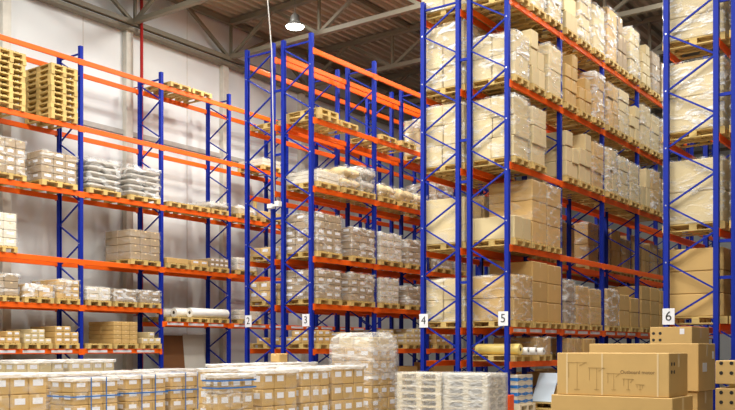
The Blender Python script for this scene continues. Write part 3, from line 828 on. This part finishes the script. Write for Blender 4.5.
# big plain cartons standing on the floor below the lowest shelves
for x, y, w, d, h, lb in ((-10.72, 18.5, 0.8, 0.9, 0.95, 'under rack four, end bay'), (-10.72, 19.75, 0.8, 1.0, 0.8, 'behind the leaning sheet, under rack four'),
                          (-10.75, 21.6, 0.85, 1.2, 0.9, 'under rack four, second bay, near one'), (-10.75, 24.15, 0.85, 1.1, 0.95, 'under rack four, third bay'),
                          (-9.55, 21.3, 0.8, 1.0, 0.95, 'under rack five, second bay'), (-9.55, 24.3, 0.8, 1.2, 0.9, 'under rack five, third bay'),
                          (-15.2, 21.2, 0.8, 1.1, 1.05, 'under rack three, second bay, near one'), (-15.2, 22.5, 0.8, 1.0, 1.0, 'under rack three, second bay, far one'), (-15.2, 24.6, 0.8, 1.2, 1.1, 'under rack three, third bay'),
                          (-20.8, 12.75, 0.8, 1.0, 1.2, 'under the wall rack, nearest bay, near one'), (-20.8, 13.95, 0.8, 1.0, 1.15, 'under the wall rack, nearest bay, far one')):
    o = obj('carton', carton_mesh(w, d, h, 'kraft', ''), None, (x, y, 0)); tag(o, 'large brown carton on the floor, ' + lb, 'carton')

# ------------------------------------------------------------------ loads on the open floor
def floor_load(label, xf, y0, y1, depth, top, ny, nz, board='kraft', lab='b', film='film_light', strap=(), sheet_=True, nx=2, band=(), group='carton loads on the open floor', **kw):
    cx, cy, d = xf - depth / 2, (y0 + y1) / 2, y1 - y0
    pallet('wooden pallet under the ' + label, cx, cy, 0, 0, 'pine', 'pallets on the open floor', depth / 1.2, d / 0.8)
    h = top - 0.144
    t = load(label, cx, cy, 0.144, depth, d, h, nx, ny, nz, board, lab, film, group=group, **kw)
    if sheet_:                                             # white cover film folded over the top edge
        b = MB(); v, f = film_mesh(depth + 0.01, d + 0.01, 0.05, SEED[0] + 9, 0.02); b.add(v, f, 'cover'); obj('top_cover', b.mesh('top_cover', True), t, (0, 0, h - 0.03))
    hw, hd = depth / 2 + 0.032, d / 2 + 0.032
    for z in band:
        b = MB()
        for x0, x1, ya, yb in ((hw, hw + .004, -hd, hd), (-hw - .004, -hw, -hd, hd), (-hw, hw, -hd - .004, -hd), (-hw, hw, hd, hd + .004)):
            b.box(x0, x1, ya, yb, z - 0.014, z + 0.014, 'strap')
        obj('strap', b.mesh('strap'), t)
    for y in strap:
        b = MB(); yy = y * d
        b.box(hw + .005, hw + .009, yy - 0.012, yy + 0.012, 0, h + 0.05, 'strap'); b.box(-hw - .009, -hw - .005, yy - 0.012, yy + 0.012, 0, h + 0.05, 'strap')
        b.box(-hw - .009, hw + .009, yy - 0.012, yy + 0.012, h + 0.05, h + 0.054, 'strap')
        obj('strap', b.mesh('strap'), t)
    return t
M['cover'] = film_mat('cover_film', 0.55, 0.95, 2.0, (0.95, 0.94, 0.9))
floor_load('brown carton load with white labels, front corner of the floor stacks', -13.5, 7.75, 9.15, 0.9, 1.08, 4, 3)
S1 = 'carton load tied with blue straps, '
floor_load(S1 + 'next to the front corner load', -15.2, 10.9, 12.0, 0.8, 0.90, 3, 3, strap=(-0.14, 0.2), band=(0.42,), film='film_light')
floor_load(S1 + 'second along the strapped row', -15.2, 12.2, 13.3, 0.8, 0.92, 3, 3, strap=(-0.14, 0.2), band=(0.44,), film='film_light')
floor_load(S1 + 'third along the strapped row', -15.2, 13.45, 14.55, 0.8, 0.94, 3, 3, strap=(-0.14, 0.2), band=(0.46,), film='film_light')
floor_load('film-covered load behind the first strapped load', -16.2, 10.9, 12.3, 0.8, 0.98, 3, 3)
floor_load('film-covered load behind the second strapped load', -16.2, 12.4, 13.8, 0.8, 0.98, 3, 3)
floor_load('film-covered load behind the third strapped load', -16.2, 13.9, 15.3, 0.8, 1.0, 3, 3)
floor_load('pale load with blue marks under the wall rack, near one', -17.5, 11.05, 12.3, 0.8, 1.24, 4, 4, 'pale', 'b')
floor_load('pale load with blue marks under the wall rack, far one', -17.5, 12.45, 13.7, 0.8, 1.24, 4, 4, 'pale', 'b')
floor_load('film-wrapped carton load with two level blue bands', -11.2, 11.0, 11.88, 0.36, 1.05, 3, 3, band=(0.83, 0.70), film='film')
floor_load('brown labelled carton load beside the blue-banded load', -11.2, 12.12, 13.1, 0.6, 1.10, 3, 3, film='film_light')
floor_load('brown labelled carton load, third in its row', -11.2, 13.22, 14.1, 0.6, 1.12, 3, 3, film='film_light')
floor_load('brown labelled carton load in front of the tall wrapped load', -11.2, 14.2, 15.3, 0.6, 1.14, 3, 3, film='film_light')
floor_load('film-covered load behind the blue-banded load', -12.0, 11.9, 13.1, 0.7, 1.12, 3, 3)
floor_load('film-covered load, second behind the labelled row', -12.0, 13.2, 14.4, 0.7, 1.14, 3, 3)
floor_load('film-covered load behind the blue-banded row, near one', -13.1, 13.3, 14.6, 0.8, 1.17, 3, 3)
floor_load('film-covered load carrying the small brown box, next to post two', -13.1, 14.7, 16.0, 0.8, 1.18, 3, 3)
pallet('wooden pallet under the tall film-wrapped load', -12.13, 16.55, 0, 0, 'pine', 'pallets on the open floor', 1.0, 1.25)
t = load('tall carton load wrapped in thick crumpled film, higher than its neighbours', -12.13, 16.55, 0.144, 1.14, 0.98, 1.40, 3, 3, 5, 'kraft', 'b', 'film')
b = MB(); v, f = film_mesh(1.13, 0.97, 0.33, 4242, 0.03, True, 0.24); b.add(v, f, 'film_tall'); o = obj('top_bundle', b.mesh('top_bundle', True), t, (0, 0, 1.40))
me = carton_mesh(0.42, 0.4, 0.26, 'pale', '')
for x, y in ((-0.22, -0.2), (0.22, -0.2), (-0.22, 0.22), (0.22, 0.22)): obj('carton', me, t, (x, y, 1.40))
add_film(t, 1.17, 1.01, 0.75, 991, 'film_tall', 0.03, False, z=0.72, name='film_wrap')
b = MB(); me = carton_mesh(0.28, 0.3, 0.2, 'kraft', '')
o = obj('carton', me, None, (-13.3, 14.93, 1.232)); tag(o, 'small brown carton alone on top of the white-covered floor loads', 'carton')

# wrapped stacks of pale pallets in front of racks four and five
def pallet_stack(cx, cy, n, where_, film, sx):
    for k in range(n):
        w = ('bottom', 'second', 'third', 'fourth', 'fifth', 'sixth', 'seventh', 'eighth')[k] if k < n - 1 else 'top'
        pallet('%s pale pallet, counted upwards, of the %s' % (w, where_), cx + random.uniform(-.008, .008), cy + random.uniform(-.008, .008), 0.144 * k, 0, 'pine_pale', 'pale pallets in the ' + where_, sx, 1.0)
    b = MB(); v, f = film_mesh(1.2 * sx + 0.02, 0.82, 0.144 * n, 77 + n + int(cx * 10), 0.018); b.add(v, f, film)
    o = obj('stretch_film', b.mesh('stretch_film', True), None, (cx, cy, 0.0))
    tag(o, 'clear plastic film wrapped around the ' + where_, 'film')
pallet_stack(-10.37, 16.55, 7, 'pallet stack in front of number four', 'film_stack', 0.94)
pallet_stack(-9.20, 16.55, 7, 'pallet stack in front of number five', 'film_dense', 0.86)

# large long cartons at the front right
def holes(t, face, cx, cz, pos, sp, r=0.027):
    for i in (-1, 1):
        for k in (-1, 1):
            b = MB()
            if face == 'y':
                b.tube([(cx + i * sp, pos, cz + k * sp), (cx + i * sp, pos - 0.003, cz + k * sp)], r, 'ink', 14)
            else:
                b.tube([(pos, cx + i * sp, cz + k * sp), (pos + 0.003, cx + i * sp, cz + k * sp)], r, 'ink', 14)
            obj('hand_hole', b.mesh('hand_hole'), t)
def big_carton(label, x0, x1, y0, y1, z, h, hole=None, board='kraft', straps=(), name='long_carton', mark=None):
    cx, cy, w, d = (x0 + x1) / 2, (y0 + y1) / 2, x1 - x0, y1 - y0
    t = thing(name, label, 'carton', (cx, cy, z), 0, None)
    b = MB(); b.box(-w / 2, w / 2, -d / 2, d / 2, 0, h - 0.002, board, 0.008)
    obj('body', b.mesh('body'), t)
    b = MB(); b.box(-w / 2 + 0.01, w / 2 - 0.01, -0.04, 0.04, h - 0.002, h - 0.0005, 'tape'); b.box(w / 2, w / 2 + 0.0015, -0.04, 0.04, h - 0.2, h - 0.01, 'tape')
    obj('packing_tape', b.mesh('packing_tape'), t)
    if hole:
        for fc, c, zz, sp in hole:
            holes(t, fc, c, zz * h, -d / 2 if fc == 'y' else w / 2, sp)
    for s in straps:
        b = MB(); b.box(s - 0.012, s + 0.012, -d / 2 - 0.003, -d / 2, 0.008, h - 0.01, 'tape'); obj('strap', b.mesh('strap'), t)
    if mark: mark(t, w, d, h)
    return t
def table_mark(t, w, d, h):
    """faded printed line drawings of tables in a row, growing smaller, and a line of lettering"""
    b = MB(); yf = -d / 2 - 0.0022
    def ln(x0, z0, x1, z1, th=0.007): b.bar((x0, yf, z0), (x1, yf, z1), th, 0.002, 'dim_ink', up=(0, 1, 0))
    x = -w / 2 + 0.16; top = 0.47; s = 0.34
    for k in range(5):
        zt = top - k * 0.075; zb = 0.06 + 0.005 * k; hw = 0.15 - 0.022 * k
        ln(x, zt, x + 2 * hw, zt - 0.004, 0.010); ln(x + 0.02, zt, x + 0.02, zb + (zt - zb) * 0.45); ln(x + hw, zt, x + hw, zb + 0.02)
        ln(x + hw * 0.7, zb + 0.02, x + hw * 1.3, zb + 0.02, 0.010); ln(x + 2 * hw - 0.02, zt, x + hw + 0.03, zt - 0.05)
        x += 0.315 - 0.042 * k
    obj('printed_drawing', b.mesh('printed_drawing'), t)
    cu = bpy.data.curves.new('lettering', 'FONT'); cu.body = 'Outboard motor'; cu.size = 0.07; cu.extrude = 0.0005
    cu.materials.append(M['print_ink'])
    o = text_mesh('lettering', cu); o.parent = t
    o.location = (w / 2 - 0.68, -d / 2 - 0.002, h * 0.52); o.rotation_euler = (R(90), 0, 0)
pallet('long wooden pallet under the two front long cartons', -4.58, 12.6, 0, 0, 'pine', 'pallets on the open floor', 1.42, 1.1)
big_carton('long plain brown carton with film at its corner, under the printed carton', -5.46, -3.70, 12.1, 13.05, 0.145, 0.725)
big_carton('long brown carton with printed line drawings and a strap, topmost at the front', -5.39, -3.76, 12.15, 13.0, 0.872, 0.61, hole=[('x', -0.26, 0.66, 0.055)], straps=(-0.66, -0.13, 0.66), mark=table_mark)
pallet('wooden pallet under the long cartons behind the printed carton', -4.78, 14.5, 0, 0, 'pine', 'pallets on the open floor', 1.45, 1.1)
big_carton('lower long brown carton behind the printed carton', -5.64, -3.92, 14.08, 14.95, 0.145, 0.73)
t = big_carton('upper long brown carton behind the printed carton', -5.66, -3.90, 14.05, 15.0, 0.877, 0.745)
b = MB(); b.box(0.88, 0.883, -0.25, -0.02, 0.30, 0.44, 'label'); b.box(0.88, 0.883, 0.30, 0.40, 0.5, 0.62, 'label'); obj('sticker', b.mesh('sticker'), t)
pallet('wooden pallet under the cartons below number six', -4.93, 16.55, 0, 0, 'pine', 'pallets on the open floor', 0.72, 1.1)
big_carton('lowest brown carton below the four-hole carton under number six', -5.33, -4.58, 16.1, 16.95, 0.145, 0.9)
t = big_carton('brown carton with four round holes standing under number six', -5.33, -4.58, 16.1, 17.2, 1.047, 0.885, hole=[('y', -0.25, 0.80, 0.06)])
b = MB(); b.box(0.16, 0.24, -0.553, -0.55, 0.75, 0.85, 'label'); obj('sticker', b.mesh('sticker'), t)
pallet('wooden pallet under the four-hole cartons at the picture edge', -2.88, 13.6, 0, 0, 'pine', 'pallets on the open floor', 0.95, 1.1)
big_carton('lowest brown carton at the picture edge under two four-hole cartons', -3.43, -2.33, 13.2, 14.0, 0.145, 0.36)
big_carton('lower brown carton with four round holes at the picture edge', -3.43, -2.33, 13.2, 14.0, 0.507, 0.47, hole=[('y', -0.40, 0.72, 0.07)])
b = MB()
for x in (-3.2, -2.55): b.box(x - 0.05, x + 0.05, 13.25, 13.95, 0.977, 1.035, 'pine')
o = obj('wood_spacer', b.mesh('wood_spacer')); tag(o, 'wooden spacer strips between the two four-hole cartons at the picture edge', 'spacer')
big_carton('upper brown carton with four round holes at the picture edge', -3.43, -2.33, 13.2, 14.0, 1.036, 0.335, hole=[('y', -0.40, 0.68, 0.07)])

# hanging cable by rack two with its boxes
b = MB()
b.tube([(-16.06, 17.3, 12.7), (-15.9, 17.36, 11.0), (-15.78, 17.42, 9.4), (-15.8, 17.5, 7.5), (-15.8, 17.55, 5.4)], 0.015, 'cable', 8)
t = thing('power_cable', 'white cable hanging from the roof along the posts of racks two and three', 'cable', (0, 0, 0)); obj('wire', b.mesh('wire', True), t)
b = MB(); b.box(-15.98, -15.82, 17.45, 17.6, 5.25, 5.37, 'refl', 0.01); b.box(-15.72, -15.58, 17.45, 17.6, 5.28, 5.42, 'refl', 0.01); b.box(-15.9, -15.64, 17.5, 17.54, 5.3, 5.34, 'refl')
obj('junction_box', b.mesh('junction_box'), t)
